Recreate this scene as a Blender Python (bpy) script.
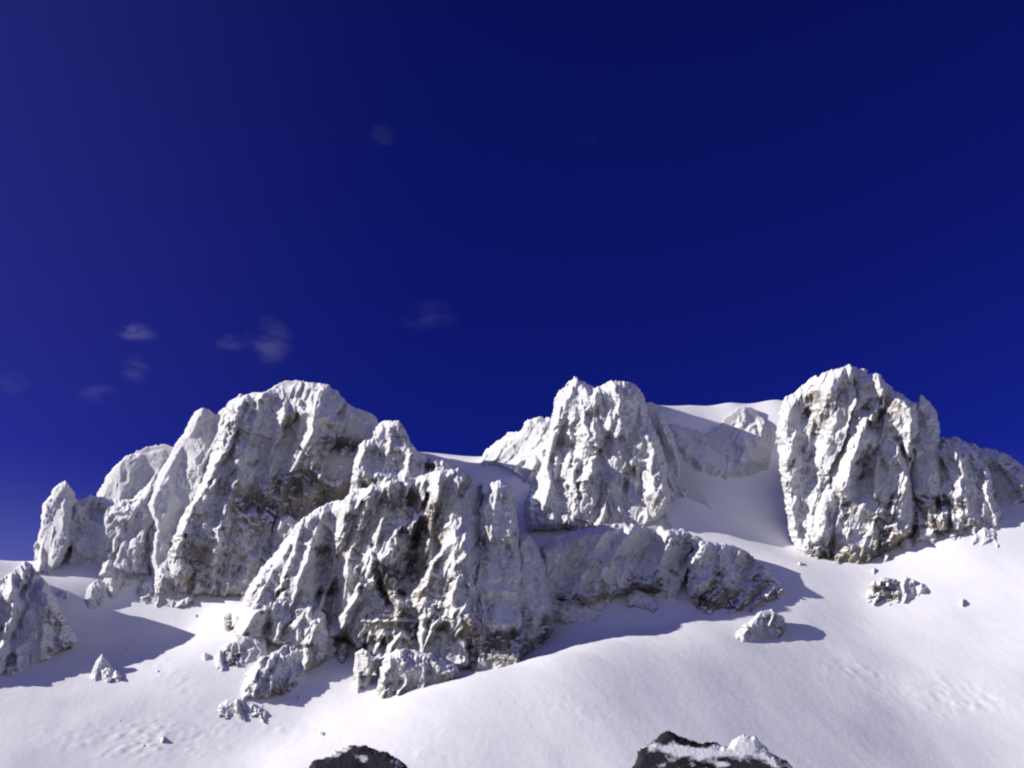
import bpy, math
import numpy as np
R = math.radians
# ------------------------------------------------------------------ scene, camera, light
for o in list(bpy.data.objects): bpy.data.objects.remove(o, do_unlink=True)
sc = bpy.context.scene
COL = sc.collection
FOV = 50.0; PITCH = 27.0
F = 512 / math.tan(R(FOV / 2))
CAM = np.array([0.0, 0.0, 2.0])
cd = bpy.data.cameras.new('camera'); cam = bpy.data.objects.new('camera', cd); COL.objects.link(cam)
cd.sensor_width = 36; cd.angle = R(FOV); cd.clip_start = 0.5; cd.clip_end = 20000
cam.location = CAM; cam.rotation_euler = (R(90 + PITCH), 0, 0)
sc.camera = cam
SUN_EL, SUN_AZ = 21.2, -98.5          # azimuth from +Y (view direction), negative = to the left
to_sun = np.array([math.cos(R(SUN_EL)) * math.sin(R(SUN_AZ)), math.cos(R(SUN_EL)) * math.cos(R(SUN_AZ)), math.sin(R(SUN_EL))])
sd = bpy.data.lights.new('sun', 'SUN'); sun = bpy.data.objects.new('sun', sd); COL.objects.link(sun)
sd.energy = 5.0; sd.angle = R(0.5); sd.color = (1.0, 0.955, 0.88)
import mathutils
sun.rotation_euler = mathutils.Vector(to_sun).to_track_quat('Z', 'Y').to_euler()
sun.location = (-200, -50, 300)
w = bpy.data.worlds.new('World'); sc.world = w; w.use_nodes = True
nt = w.node_tree; N = nt.nodes; Lk = nt.links
bg = N['Background']
sky = N.new('ShaderNodeTexSky'); sky.sky_type = 'NISHITA'; sky.sun_disc = False
sky.sun_elevation = R(SUN_EL); sky.sun_rotation = R(SUN_AZ)
sky.altitude = 3000; sky.air_density = 1.0; sky.dust_density = 0.3; sky.ozone_density = 3.0
SKY_GAMMA, SKY_MUL = 1.5, (0.075, 0.066, 0.38)
HAZE_FILL = (2.9, 3.3, 3.7)          # pale air low over the horizon, added to fill the shadows
gm = N.new('ShaderNodeGamma'); gm.inputs[1].default_value = SKY_GAMMA
mul = N.new('ShaderNodeMix'); mul.data_type = 'RGBA'; mul.blend_type = 'MULTIPLY'; mul.inputs[0].default_value = 1
mul.inputs[7].default_value = (*SKY_MUL, 1)
Lk.new(sky.outputs[0], gm.inputs[0]); Lk.new(gm.outputs[0], mul.inputs[6]); 
geo = N.new('ShaderNodeTexCoord'); sx = N.new('ShaderNodeSeparateXYZ'); Lk.new(geo.outputs['Generated'], sx.inputs[0])
hz = N.new('ShaderNodeMapRange'); hz.interpolation_type = 'SMOOTHSTEP'; hz.inputs['From Min'].default_value = 0.38; hz.inputs['From Max'].default_value = 0.02
Lk.new(sx.outputs['Z'], hz.inputs[0])
dp = N.new('ShaderNodeVectorMath'); dp.operation = 'DOT_PRODUCT'; Lk.new(geo.outputs['Generated'], dp.inputs[0])
dp.inputs[1].default_value = (math.sin(R(SUN_AZ)), math.cos(R(SUN_AZ)), 0.0)      # bluish-violet glow on the sun's side
gl = N.new('ShaderNodeMapRange'); gl.interpolation_type = 'SMOOTHSTEP'; gl.inputs['From Min'].default_value = -0.1; gl.inputs['From Max'].default_value = 0.8
Lk.new(dp.outputs['Value'], gl.inputs[0])
ga = N.new('ShaderNodeMix'); ga.data_type = 'RGBA'; ga.blend_type = 'ADD'; Lk.new(gl.outputs[0], ga.inputs[0]); Lk.new(mul.outputs[2], ga.inputs[6]); ga.inputs[7].default_value = (0.23, 0.18, 0.36, 1)
hm = N.new('ShaderNodeMix'); hm.data_type = 'RGBA'; Lk.new(hz.outputs[0], hm.inputs[0]); Lk.new(ga.outputs[2], hm.inputs[6]); hm.inputs[7].default_value = (*HAZE_FILL, 1)
Lk.new(hm.outputs[2], bg.inputs[0])
bg.inputs[1].default_value = 0.10
sc.view_settings.view_transform = 'Standard'; sc.view_settings.look = 'None'
sc.view_settings.exposure = 0.27; sc.view_settings.gamma = 1.0
sc.cycles.max_bounces = 8; sc.cycles.diffuse_bounces = 4
sc.cycles.filter_width = 2.1

# ------------------------------------------------------------------ maths
cp, sp = math.cos(R(PITCH)), math.sin(R(PITCH))
def ray(u, v):
    a = (np.asarray(u, float) - 512) / F; b = (384 - np.asarray(v, float)) / F
    return a, cp - b * sp, sp + b * cp        # x, y, z of the direction
def at(u, v, Y):
    x, y, z = ray(u, v); t = Y / y
    return x * t, Y + 0 * t, CAM[2] + z * t
def px(x, y, z):
    z = z - CAM[2]; d = y * cp + z * sp; h = -y * sp + z * cp
    return 512 + F * x / d, 384 - F * h / d
def h2(i, j, s):
    n = (i.astype(np.int64) * 374761393 + j.astype(np.int64) * 668265263 + s * 974634777) & 0xffffffff
    n = ((n ^ (n >> 13)) * 1274126177) & 0xffffffff
    n = ((n ^ (n >> 16)) * 2246822519) & 0xffffffff
    return ((n ^ (n >> 15)) & 0xffffff) / float(0xffffff)
def vn(x, y, s=0):                              # value noise -1..1
    i = np.floor(x); j = np.floor(y); fx = x - i; fy = y - j
    fx = fx * fx * fx * (fx * (fx * 6 - 15) + 10); fy = fy * fy * fy * (fy * (fy * 6 - 15) + 10)
    a = h2(i, j, s); b = h2(i + 1, j, s); c = h2(i, j + 1, s); d = h2(i + 1, j + 1, s)
    return ((a + (b - a) * fx) * (1 - fy) + (c + (d - c) * fx) * fy) * 2 - 1
def fbm(x, y, s=0, o=4, g=0.5):
    t = 0; A = 1; n = 0
    for k in range(o):
        t = t + A * vn(x * 2 ** k + 17.3 * k, y * 2 ** k - 9.1 * k, s + k); n += A; A *= g
    return t / n
def chunk(x, y, s=0, tilt=1.0, cone=1.2, hv=0.5):
    """overlapping angular lumps: every cell a tilted plane on a cone, the highest wins"""
    i0 = np.floor(x); j0 = np.floor(y); best = np.full(x.shape, -9.0)
    for di in (-1, 0, 1):
        for dj in (-1, 0, 1):
            i = i0 + di; j = j0 + dj
            cx = i + 0.1 + 0.8 * h2(i, j, s); cy = j + 0.1 + 0.8 * h2(i, j, s + 1)
            gx = (h2(i, j, s + 2) - 0.5) * 2 * tilt; gy = (h2(i, j, s + 3) - 0.5) * 2 * tilt
            dx = x - cx; dy = y - cy
            # convex prism: cone measured in a skewed polygonal metric
            an = h2(i, j, s + 4) * 3.1
            ca, sa = np.cos(an), np.sin(an)
            p = np.abs(dx * ca + dy * sa); q = np.abs(-dx * sa + dy * ca)
            val = hv * (h2(i, j, s + 5) - 0.5) + gx * dx + gy * dy - cone * np.maximum(np.maximum(p, q), 0.7 * (p + q))
            best = np.maximum(best, val)
    return best + 0.5
def rmf(x, y, s=0, o=5):
    t = 0; w_ = 1; A = 1; n = 0
    for k in range(o):
        q = 1 - np.abs(vn(x * 2.03 ** k + 31.7 * k, y * 2.03 ** k - 11.9 * k, s + k * 3)) * 1.4
        q = np.clip(q, 0, 1) ** 1.5
        t = t + A * q * w_; w_ = np.clip(q * 1.5, 0.15, 1); n += A; A *= 0.5
    return t / n * 1.6
def sdpoly(px_, py_, P):
    P = np.asarray(P, float); d = np.full(px_.shape, 1e9); ins = np.zeros(px_.shape, bool)
    n = len(P)
    for k in range(n):
        ax, ay = P[k]; bx, by = P[(k + 1) % n]; ex, ey = bx - ax, by - ay
        wx, wy = px_ - ax, py_ - ay
        t = np.clip((wx * ex + wy * ey) / (ex * ex + ey * ey + 1e-9), 0, 1)
        d = np.minimum(d, (wx - ex * t) ** 2 + (wy - ey * t) ** 2)
        c = (ay > py_) != (by > py_)
        with np.errstate(divide='ignore', invalid='ignore'):
            ins ^= c & (px_ < ex * (py_ - ay) / (ey if ey else 1e-9) + ax)
    d = np.sqrt(d); return np.where(ins, d, -d)          # inside positive

# ------------------------------------------------------------------ materials
def nmat(name):
    m = bpy.data.materials.new(name); m.use_nodes = True
    return m, m.node_tree.nodes, m.node_tree.links, m.node_tree.nodes['Principled BSDF']
def snow_mat():
    m, n, l, b = nmat('snow')
    tc = n.new('ShaderNodeTexCoord')
    n1 = n.new('ShaderNodeTexNoise'); n1.inputs['Scale'].default_value = 0.05; n1.inputs['Detail'].default_value = 5
    n2 = n.new('ShaderNodeTexNoise'); n2.inputs['Scale'].default_value = 0.9; n2.inputs['Detail'].default_value = 6
    mp = n.new('ShaderNodeMapping'); mp.inputs['Scale'].default_value = (1, 0.45, 1); mp.inputs['Rotation'].default_value = (0, 0, R(25))
    l.new(tc.outputs['Object'], mp.inputs[0]); l.new(tc.outputs['Object'], n1.inputs[0]); l.new(mp.outputs[0], n2.inputs[0])
    n3 = n.new('ShaderNodeTexNoise'); n3.inputs['Scale'].default_value = 2.6; n3.inputs['Detail'].default_value = 5
    l.new(mp.outputs[0], n3.inputs[0])
    cr = n.new('ShaderNodeValToRGB')
    cr.color_ramp.elements[0].position = 0.35; cr.color_ramp.elements[0].color = (0.79, 0.79, 0.83, 1)
    cr.color_ramp.elements[1].position = 0.65; cr.color_ramp.elements[1].color = (0.87, 0.86, 0.88, 1)
    l.new(n1.outputs[0], cr.inputs[0]); l.new(cr.outputs[0], b.inputs['Base Color'])
    bp = n.new('ShaderNodeBump'); bp.inputs['Strength'].default_value = 0.16; bp.inputs['Distance'].default_value = 0.3
    b3 = n.new('ShaderNodeBump'); b3.inputs['Strength'].default_value = 0.12; b3.inputs['Distance'].default_value = 0.1
    l.new(n3.outputs[0], b3.inputs['Height']); l.new(bp.outputs[0], b3.inputs['Normal'])
    l.new(n2.outputs[0], bp.inputs['Height']); l.new(b3.outputs[0], b.inputs['Normal'])
    b.inputs['Roughness'].default_value = 0.75; b.inputs['Specular IOR Level'].default_value = 0.25
    return m
def rock_mat(name, rock=(0.29, 0.26, 0.21), dark=(0.085, 0.08, 0.08), rime=(0.53, 0.53, 0.545), scale=1.0):
    """rime-crusted rock; the vertex attribute 'bare' says where the stone shows and where painted shade darkens it"""
    m, n, l, b = nmat(name)
    tc = n.new('ShaderNodeTexCoord'); at_ = n.new('ShaderNodeAttribute'); at_.attribute_name = 'bare'
    a = n.new('ShaderNodeTexNoise'); a.inputs['Scale'].default_value = 0.55 * scale; a.inputs['Detail'].default_value = 8; a.inputs['Roughness'].default_value = 0.65
    c = n.new('ShaderNodeTexNoise'); c.inputs['Scale'].default_value = 0.16 * scale; c.inputs['Detail'].default_value = 5
    for q in (a, c): l.new(tc.outputs['Object'], q.inputs[0])
    add = n.new('ShaderNodeMath'); add.operation = 'MULTIPLY_ADD'
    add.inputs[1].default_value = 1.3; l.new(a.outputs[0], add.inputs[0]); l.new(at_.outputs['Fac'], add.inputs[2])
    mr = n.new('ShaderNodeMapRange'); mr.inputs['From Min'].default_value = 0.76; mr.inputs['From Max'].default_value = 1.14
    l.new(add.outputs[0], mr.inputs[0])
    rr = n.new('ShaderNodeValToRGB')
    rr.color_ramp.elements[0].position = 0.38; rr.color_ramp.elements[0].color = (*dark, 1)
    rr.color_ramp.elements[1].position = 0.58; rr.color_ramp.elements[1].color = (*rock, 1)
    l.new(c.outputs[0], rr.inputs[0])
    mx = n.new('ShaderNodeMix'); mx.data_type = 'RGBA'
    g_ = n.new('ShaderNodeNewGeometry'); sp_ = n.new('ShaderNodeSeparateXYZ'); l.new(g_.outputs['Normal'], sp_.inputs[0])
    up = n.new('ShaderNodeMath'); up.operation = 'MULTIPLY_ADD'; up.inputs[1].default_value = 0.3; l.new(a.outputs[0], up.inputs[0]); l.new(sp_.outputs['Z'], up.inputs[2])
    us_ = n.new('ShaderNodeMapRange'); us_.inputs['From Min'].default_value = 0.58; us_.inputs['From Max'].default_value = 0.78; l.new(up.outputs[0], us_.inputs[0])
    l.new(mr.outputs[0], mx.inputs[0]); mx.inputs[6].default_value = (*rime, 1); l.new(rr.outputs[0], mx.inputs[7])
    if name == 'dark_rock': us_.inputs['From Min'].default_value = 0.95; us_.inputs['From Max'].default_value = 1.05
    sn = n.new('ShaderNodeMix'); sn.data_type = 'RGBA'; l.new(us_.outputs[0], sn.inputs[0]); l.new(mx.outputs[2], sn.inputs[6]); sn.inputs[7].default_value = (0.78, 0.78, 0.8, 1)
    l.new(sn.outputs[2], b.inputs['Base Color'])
    bp = n.new('ShaderNodeBump'); bp.inputs['Strength'].default_value = 0.55; bp.inputs['Distance'].default_value = 0.5 / scale
    f = n.new('ShaderNodeTexNoise'); f.inputs['Scale'].default_value = 2.1 * scale; f.inputs['Detail'].default_value = 6; f.inputs['Roughness'].default_value = 0.7
    l.new(tc.outputs['Object'], f.inputs[0])
    b2 = n.new('ShaderNodeBump'); b2.inputs['Strength'].default_value = 0.5; b2.inputs['Distance'].default_value = 0.25 / scale
    l.new(a.outputs[0], bp.inputs['Height']); l.new(f.outputs[0], b2.inputs['Height']); l.new(bp.outputs[0], b2.inputs['Normal']); l.new(b2.outputs[0], b.inputs['Normal'])
    b.inputs['Roughness'].default_value = 0.85; b.inputs['Specular IOR Level'].default_value = 0.2
    return m
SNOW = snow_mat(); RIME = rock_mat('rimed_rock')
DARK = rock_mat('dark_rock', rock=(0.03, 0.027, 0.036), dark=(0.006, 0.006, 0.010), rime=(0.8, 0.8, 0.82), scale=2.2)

def mesh(name, V, Fq, mat, parent=None, attr=None):
    me = bpy.data.meshes.new(name)
    V = np.asarray(V, np.float32); Fq = np.asarray(Fq, np.int32)
    me.vertices.add(len(V)); me.vertices.foreach_set('co', V.ravel())
    me.loops.add(Fq.size); me.loops.foreach_set('vertex_index', Fq.ravel())
    me.polygons.add(len(Fq)); me.polygons.foreach_set('loop_start', np.arange(0, Fq.size, 4, dtype=np.int32))
    me.update(calc_edges=True)
    me.polygons.foreach_set('use_smooth', np.ones(len(Fq), bool))
    if attr is not None:
        a = me.attributes.new('bare', 'FLOAT', 'POINT'); a.data.foreach_set('value', np.asarray(attr, np.float32).ravel())
    me.materials.append(mat)
    o = bpy.data.objects.new(name, me); COL.objects.link(o)
    if parent is not None: o.parent = parent; o.matrix_parent_inverse = parent.matrix_world.inverted()
    return o
def tag(o, label=None, cat=None, group=None, kind=None):
    if label: o['label'] = label
    if cat: o['category'] = cat
    if group: o['group'] = group
    if kind: o['kind'] = kind
    return o

# ------------------------------------------------------------------ terrain
TS = 0.78; Y0 = 150.0
def plane(y):
    k = 18.0
    return TS * k * np.logaddexp(0, (y - Y0) / k)
def Yp(v):                                   # depth of the plain slope at image row v
    _, y, z = ray(512, v); r = float(z / y); return Y0 * TS / (TS - r)
# control points: u, v, depth
CP = [
 (0,768,178),(250,768,180),(520,768,172),(800,768,180),(1024,768,190),
 (0,710,200),(150,700,207),(300,722,200),(300,760,178),(420,702,190),(560,692,190),(760,692,200),(1024,692,207),
 (40,668,222),(150,656,232),(190,625,256),(55,568,272),(100,578,268),(260,640,232),(330,690,212),(480,678,199),(560,656,205),(640,645,212),(720,636,220),(800,618,233),(860,608,240),(1024,600,233),
 (500,665,217),(560,645,220),(640,630,227),(720,622,230),
 (150,615,259),(110,600,264),(30,562,285),(300,540,297),(345,525,302),(-60,555,290),
 (230,602,262),(620,605,238),(700,590,245),(800,565,255),(900,560,255),(1024,522,257),(960,538,255),
 (750,520,281),(785,545,270),(620,535,271),(690,536,267),(678,494,281),(715,500,286),(560,535,275),(748,472,302),(850,500,294),
 (640,480,298),(560,470,304),(400,520,310),(200,500,325),
 (465,470,325),(465,456,342),(500,456,342),(420,452,342),(340,470,345),
 (650,403,324),(690,404,326),(730,402,326),(775,400,326),(840,420,328),(705,440,313),(745,444,313),(690,470,300),
 (940,478,328),(1024,486,318),(1060,490,318)]
EX = []                                       # points in x, y, z directly: behind the crest
def behind(u, v, Y, d, dz):
    x, y, z = at(u, v, Y); EX.append((float(x), float(y) + d, float(z) - dz))
for u, v, Y in ((30,562,285),(-60,555,290),(200,480,310)): behind(u, v, Y, 45, 22); behind(u, v, Y, 110, 50)
for u, v, Y in ((465,456,342),(500,456,342),(340,470,345)): behind(u, v, Y, 40, 14); behind(u, v, Y, 110, 50)
for u, v, Y in ((600,404,324),(650,403,324),(700,403,326),(750,401,326),(790,400,328)): behind(u, v, Y, 8, 1)
for u, v, Y in ((600,404,324),(650,403,324),(730,400,326),(840,430,328)): behind(u, v, Y, 40, 18); behind(u, v, Y, 110, 50)
for u, v, Y in ((940,478,328),(1024,486,318),(1100,490,318)): behind(u, v, Y, 25, 8); behind(u, v, Y, 110, 50)
_c = []
for u, v, Y in CP:
    x, y, z = at(u, v, Y); _c.append((float(x), float(y), float(z)))
_c += EX
for x in (-260, -130, 0, 130, 260):
    for y in (-100, 0, 60, 110): _c.append((x, y, float(plane(y))))
for x in (-330, 330):
    for y in (180, 260): _c.append((x, y, float(plane(y))))
    for y in (360, 480): _c.append((x, y, 60))
_c = np.array(_c); _q = _c[:, :2] / 100; _r = _c[:, 2] - plane(_c[:, 1])
def _phi(r2): return np.where(r2 > 1e-12, 0.5 * r2 * np.log(np.maximum(r2, 1e-12)), 0)
n_ = len(_c)
A = np.zeros((n_ + 3, n_ + 3)); A[:n_, :n_] = _phi(((_q[:, None] - _q[None]) ** 2).sum(-1)) + np.eye(n_) * 1e-3
A[:n_, n_] = 1; A[:n_, n_ + 1:] = _q; A[n_:, :n_] = A[:n_, n_:].T
W = np.linalg.solve(A, np.r_[_r, 0, 0, 0])
def ground(x, y, detail=False):
    x = np.asarray(x, float); y = np.asarray(y, float); sh = x.shape
    X = x.ravel() / 100; Y = y.ravel() / 100; t = W[n_] + W[n_ + 1] * X + W[n_ + 2] * Y
    for k in range(n_): t = t + W[k] * _phi((X - _q[k, 0]) ** 2 + (Y - _q[k, 1]) ** 2)
    t = t.reshape(sh)
    # fade the correction out far from the mountain
    e = np.clip((np.hypot(x, y - 220) - 330) / 250, 0, 1); e = e * e * (3 - 2 * e)
    z = plane(y) + t
    z = z * (1 - e) + e * (10 * fbm(x / 300, y / 300, 5, 3))
    z = z + 0.9 * fbm(x / 30, y / 38, 11, 3)
    if detail:
        a = np.clip((y - 120) / 40, 0, 1)
        z = z + a * 0.045 * fbm(x / 3.0 + 0.35 * y / 3, y / 7.0, 21, 4)
        # wind crust and small slid clods, only in patches
        u, v = px(x, y, z)
        def patch(cu, cv, ru, rv, ang=0):
            ca, sa = math.cos(R(ang)), math.sin(R(ang)); du, dv = u - cu, v - cv
            return np.exp(-(((du * ca + dv * sa) / ru) ** 2 + ((-du * sa + dv * ca) / rv) ** 2))
        pt = 0.75 * patch(925, 692, 105, 20, 12) + 0.8 * patch(150, 740, 110, 22) + 0.6 * patch(565, 705, 45, 16) + 0.6 * patch(290, 730, 60, 14) + 0.5 * patch(180, 690, 60, 18, 50) + .5 * patch(420, 745, 40, 20)
        cl = np.maximum(0, chunk(x / 1.15, y / 1.5, 31, 1.0, 1.6, 1.0) - 0.12) * 0.5 + np.maximum(0, chunk(x / 0.6, y / 0.9, 77, 1, 1.6, 1) - 0.2) * 0.3
        z = z + 1.0 * cl * np.clip(pt, 0, 1) * np.clip(0.35 + 1.6 * fbm(x / 7, y / 9, 41, 3), 0, 1)
        z = z + 0.09 * np.clip(pt, 0, 1) * (1 - 2 * np.abs(vn(x / 0.9 + y / 4, y / 1.9, 51) * fbm(x / 9, y / 9, 53, 2) * 2))
    return z
def hit(u, v, lo=100, hi=430):
    Ys = np.linspace(lo, hi, 331); x, y, z = at(u, v, Ys)
    g = ground(x, y); k = np.argmax(z < g)
    return float(Ys[k]) if (z < g).any() else hi
def build_ground():
    xs = np.r_[-4000, -2500, -1600, -1100, -800, -600, -480, -400, -340, -290, np.arange(-250, -175, 4), np.arange(-175, 175, 0.5), np.arange(175, 251, 4), 290, 340, 400, 480, 600, 800, 1100, 1600, 2500, 4000]
    ys = np.r_[-4000, -2500, -1500, -800, -400, -200, -100, -50, np.arange(-20, 140, 4), np.arange(140, 300, 0.45), np.arange(300, 400, 0.8), np.arange(400, 480, 5), 500, 540, 600, 700, 850, 1100, 1500, 2500, 4000]
    X, Y = np.meshgrid(xs, ys); Z = ground(X, Y, True)
    V = np.stack([X, Y, Z], -1).reshape(-1, 3); nx = len(xs); ny = len(ys)
    i = (np.arange(ny - 1)[:, None] * nx + np.arange(nx - 1)[None]).ravel()
    o = mesh('ground', V, np.stack([i, i + 1, i + nx + 1, i + nx], -1), SNOW)
    tag(o, kind='structure'); return o
build_ground()

# ------------------------------------------------------------------ crags
def slab(poly, off=0, yaw=0, pitch=0, bev=1.2, bw=5, warp=1.0):
    """traced facet. off: metres toward the viewer; yaw>0 faces left, pitch>0 leans back; bev/bw: bevel height and width (px)"""
    return ('s', poly, off, yaw, pitch, bev, bw, warp)
def rib(axis, off=0, h=3.0, wl=8, wr=8, warp=1.0):
    """ridge along a polyline of (u, v, width factor); wl/wr: widths of its left and right flank in px"""
    return ('r', axis, off, h, wl, wr, warp)
def groove(axis, depth=5, w=5):
    return ('g', axis, depth, w, 0, 0, 0.8)
def crag(name, prims, base, parent=None, lean=0.45, seed=0, thick=12, step=0.62, dirn=90, flute=1.0, rough=1.0,
         bare=0.0, patches=(), mat=None, mean=None, foot=26, soft=7.0, deep=0, fwd=0.0, big=1.0, pits=1.0, turn=0, ragged=1.0, grow=1.0, cell=1.0, yc=None, steep=1.0):
    """one solid of rock: a relief toward the viewer built from facets and ribs, closed by a rounded back"""
    mat = mat or RIME
    if mean is None: mean = float(np.mean([p[2] for p in prims if p[0] == 's'])) + 2.0
    mean -= fwd
    us, vs = [], []
    for p in prims:
        for q in p[1]:
            r_ = max(p[4], p[5]) * (q[2] if len(q) > 2 else 1) if p[0] == 'r' else 0
            us += [q[0] - r_, q[0] + r_]; vs += [q[1] - r_, q[1] + r_]
    u = np.arange(min(us) - 5, max(us) + 5, step); v = np.arange(min(vs) - 5, max(max(vs), max(b[1] for b in base) + foot) + 5, step)
    U, Vv = np.meshgrid(u, v)
    base = sorted(base); bu = [b[0] for b in base]
    bY = [b[2] if len(b) > 2 else hit(b[0], b[1]) for b in base]
    Yb = np.interp(U, bu, bY); bv = np.interp(U, bu, [b[1] for b in base])
    mpp = np.mean(bY) / F * 1.1                           # metres per pixel there
    s = seed * 101
    wu = ragged * (2.2 * fbm(U / 16, Vv / 16, s + 1, 3) + 1.3 * fbm(U / 4.5, Vv / 4.5, s + 4, 2))
    wv = ragged * (2.2 * fbm(U / 16, Vv / 16, s + 7, 3) + 1.3 * fbm(U / 4.5, Vv / 4.5, s + 9, 2))
    P = np.full(U.shape, -50.0); D = np.full(U.shape, -99.0)
    for p in prims:
        if p[0] == 'g': continue
        wf = p[-1]; uu = U + wu * wf; vv = np.minimum(Vv + wv * wf, bv - 3)
        if p[0] == 's':
            _, poly, off, yaw, pitch, bev, bw, _w = p
            d = sdpoly(uu, vv, poly); c = np.mean(np.asarray(poly, float), 0)
            t = np.clip(d / bw, -1.5, 1)
            h = off + (-(uu - c[0]) * math.tan(R(-yaw)) * 1.0 - 0) * mpp * -1 * -1 + bev * (t - 0.0)
            h = h + (vv - c[1]) * math.tan(R(pitch)) * mpp
        else:
            _, ax, off, hh, wl, wr, _w = p
            best = np.full(U.shape, 1e9); sd_ = np.zeros(U.shape); wd = np.ones(U.shape)
            for k in range(len(ax) - 1):
                a, b = ax[k], ax[k + 1]; ex, ey = b[0] - a[0], b[1] - a[1]; L2 = ex * ex + ey * ey
                t = np.clip(((uu - a[0]) * ex + (vv - a[1]) * ey) / L2, 0, 1)
                dx = uu - a[0] - ex * t; dy = vv - a[1] - ey * t; dd = np.hypot(dx, dy)
                side = np.sign(ex * dy - ey * dx) * (1 if ey >= 0 else -1)    # + is left when drawn downwards
                fa = a[2] if len(a) > 2 else 1; fb = b[2] if len(b) > 2 else 1
                m = dd < best
                best = np.where(m, dd, best); sd_ = np.where(m, side, sd_); wd = np.where(m, fa + (fb - fa) * t, wd)
            ww = np.where(sd_ > 0, wl, wr) * wd
            h = off + hh * (1 - best / ww) * np.minimum(wd, 1.3); d = ww - best
            h = np.where(d > -6, h, -50)
        P = np.maximum(P, np.where(d > -6, h, -50)); D = np.maximum(D, d) if p[0] == 's' else D
    # carve / add rock relief, stretched along the bedding direction
    ca, sa = math.cos(R(dirn)), math.sin(R(dirn))
    a_ = U * ca - Vv * sa; b_ = U * sa + Vv * ca          # a along, b across
    wb = 3 * fbm(U / 22, Vv / 22, s + 20, 3)
    rel = big * 2.6 * chunk((a_ + 2 * wb) / (64 * cell), (b_ - 2 * wb) / (36 * cell), s + 25, 0.9, 0.9, 0.8)
    ww2 = 5 * fbm(U / 11, Vv / 11, s + 21, 2)
    rel = rel + flute * 5.0 * (rmf((a_ + wb * 2) / (62 * cell), (b_ + wb * 1.6 + ww2 * .5) / (25 * cell), s + 30, 5) - 0.55)
    rel = rel + flute * 1.0 * chunk((a_ - wb) / (20 * cell), (b_ + ww2) / (9 * cell), s + 40, 1.0, 1.0, 1.0)
    pk = np.clip(0.75 + 1.5 * fbm(U / 34, Vv / 30, s + 45, 3) + 0.5 * fbm(U / 9, Vv / 9, s + 46, 2), 0.12, 1.9)
    rel = rel + rough * pk * 1.0 * (rmf((U + ww2) / (11 * cell), (Vv - ww2) / (13 * cell), s + 50, 4) - 0.5)
    rel = rel + rough * pk * 0.42 * chunk((U + ww2 * .4) / (4.2 * cell), (Vv - ww2 * .4) / (4.8 * cell), s + 60, 1.0, 1.1, 1.0)
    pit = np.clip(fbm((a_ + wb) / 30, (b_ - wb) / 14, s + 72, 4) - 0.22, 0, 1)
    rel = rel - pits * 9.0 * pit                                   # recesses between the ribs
    P = P + rel * steep + turn * np.clip((U - np.mean(bu)) / (0.5 * (bu[-1] - bu[0])), -1.3, 1.3) * np.clip((bv - Vv) / 60, 0, 1)
    for p in prims:
        if p[0] != 'g': continue
        uu = U + wu * .8; vv = Vv + wv * .8; best = np.full(U.shape, 1e9)
        for a, b in zip(p[1][:-1], p[1][1:]):
            ex, ey = b[0] - a[0], b[1] - a[1]
            t = np.clip(((uu - a[0]) * ex + (vv - a[1]) * ey) / (ex * ex + ey * ey), 0, 1)
            best = np.minimum(best, np.hypot(uu - a[0] - ex * t, vv - a[1] - ey * t))
        best = best * (1 + 0.7 * fbm(U / 9, Vv / 9, s + 111, 3))
        P = P - p[2] * np.clip(1.1 - best / p[3], 0, 1) * np.clip(0.8 + fbm(U / 13, Vv / 13, s + 112, 2), 0, 1)
    m_ = (np.abs(Vv - bv + 6) < 8) & (P > -30); cnt = m_.sum(0)
    if (cnt > 3).sum() * step > 12:                       # sit the foot of the relief on the base line
        pb = np.where(m_, P, 0).sum(0) / np.maximum(cnt, 1); g = cnt > 3
        pb = np.interp(u, u[g], pb[g])
        kk = int(14 / step); ker = np.hanning(2 * kk + 1); ker /= ker.sum()
        tr = np.polyfit(u[g], pb[g], 1); tr = np.clip(tr[0] * (u - u[g].mean()), -7, 7)[None, :]   # keep a face's turn above its foot
        pb = pb - tr[0]
        mean = tr * np.clip(1 - (bv - Vv) / 75, 0, 1) + (np.convolve(np.pad(pb, kk, 'edge'), ker, 'valid') - fwd)[None, :] + 1.6 * fbm(U / 26, Vv / 60, s + 99, 3) * min(1, thick / 12)
    else: mean = np.full(P.shape, float(mean) + 1.5)
    Dn = D + ragged * 1.5 * fbm(U / 5, Vv / 5, s + 80, 3)
    Dn = np.minimum(Dn, (bv + foot - Vv))
    lowk = np.clip((bv - Vv) / 6, 0, 1)
    inside = Dn > 0
    edge = np.sqrt(np.clip(Dn / soft, 0, 1))
    lo = mean - thick * 0.5
    Pc = lo + (np.maximum(P, lo + 0.5) - lo) * (0.25 + 0.75 * edge) * np.where(Dn > 0, 1, 0)
    up = np.clip(bv - Vv, -60, 400) * mpp
    Yr = Yb + lean * up * np.where(up > 0, 1, 0.2) + mean
    Yf = Yr - Pc
    Yk = Yr - lo + (thick * 1.0 + deep) * np.clip(np.clip(Dn, 0, None) / 30, 0, 1) ** 0.5 * (1 + 0.3 * fbm(U / 20, Vv / 20, s + 90, 3))
    # bare stone at overhangs and patches, plus shade painted into faces and recesses
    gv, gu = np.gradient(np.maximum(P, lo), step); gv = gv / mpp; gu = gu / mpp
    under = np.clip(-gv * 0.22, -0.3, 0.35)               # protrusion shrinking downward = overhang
    B = bare + 0.5 * pit + 0.10 * (pk - 0.8) + under * 0.55 + 0.28 * fbm(U / 28, Vv / 20, s + 95, 3) + 0.12 * fbm(a_ / 14, b_ / 4, s + 97, 3)  # pit term paints the carved recesses darker, like crevice shade
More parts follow.
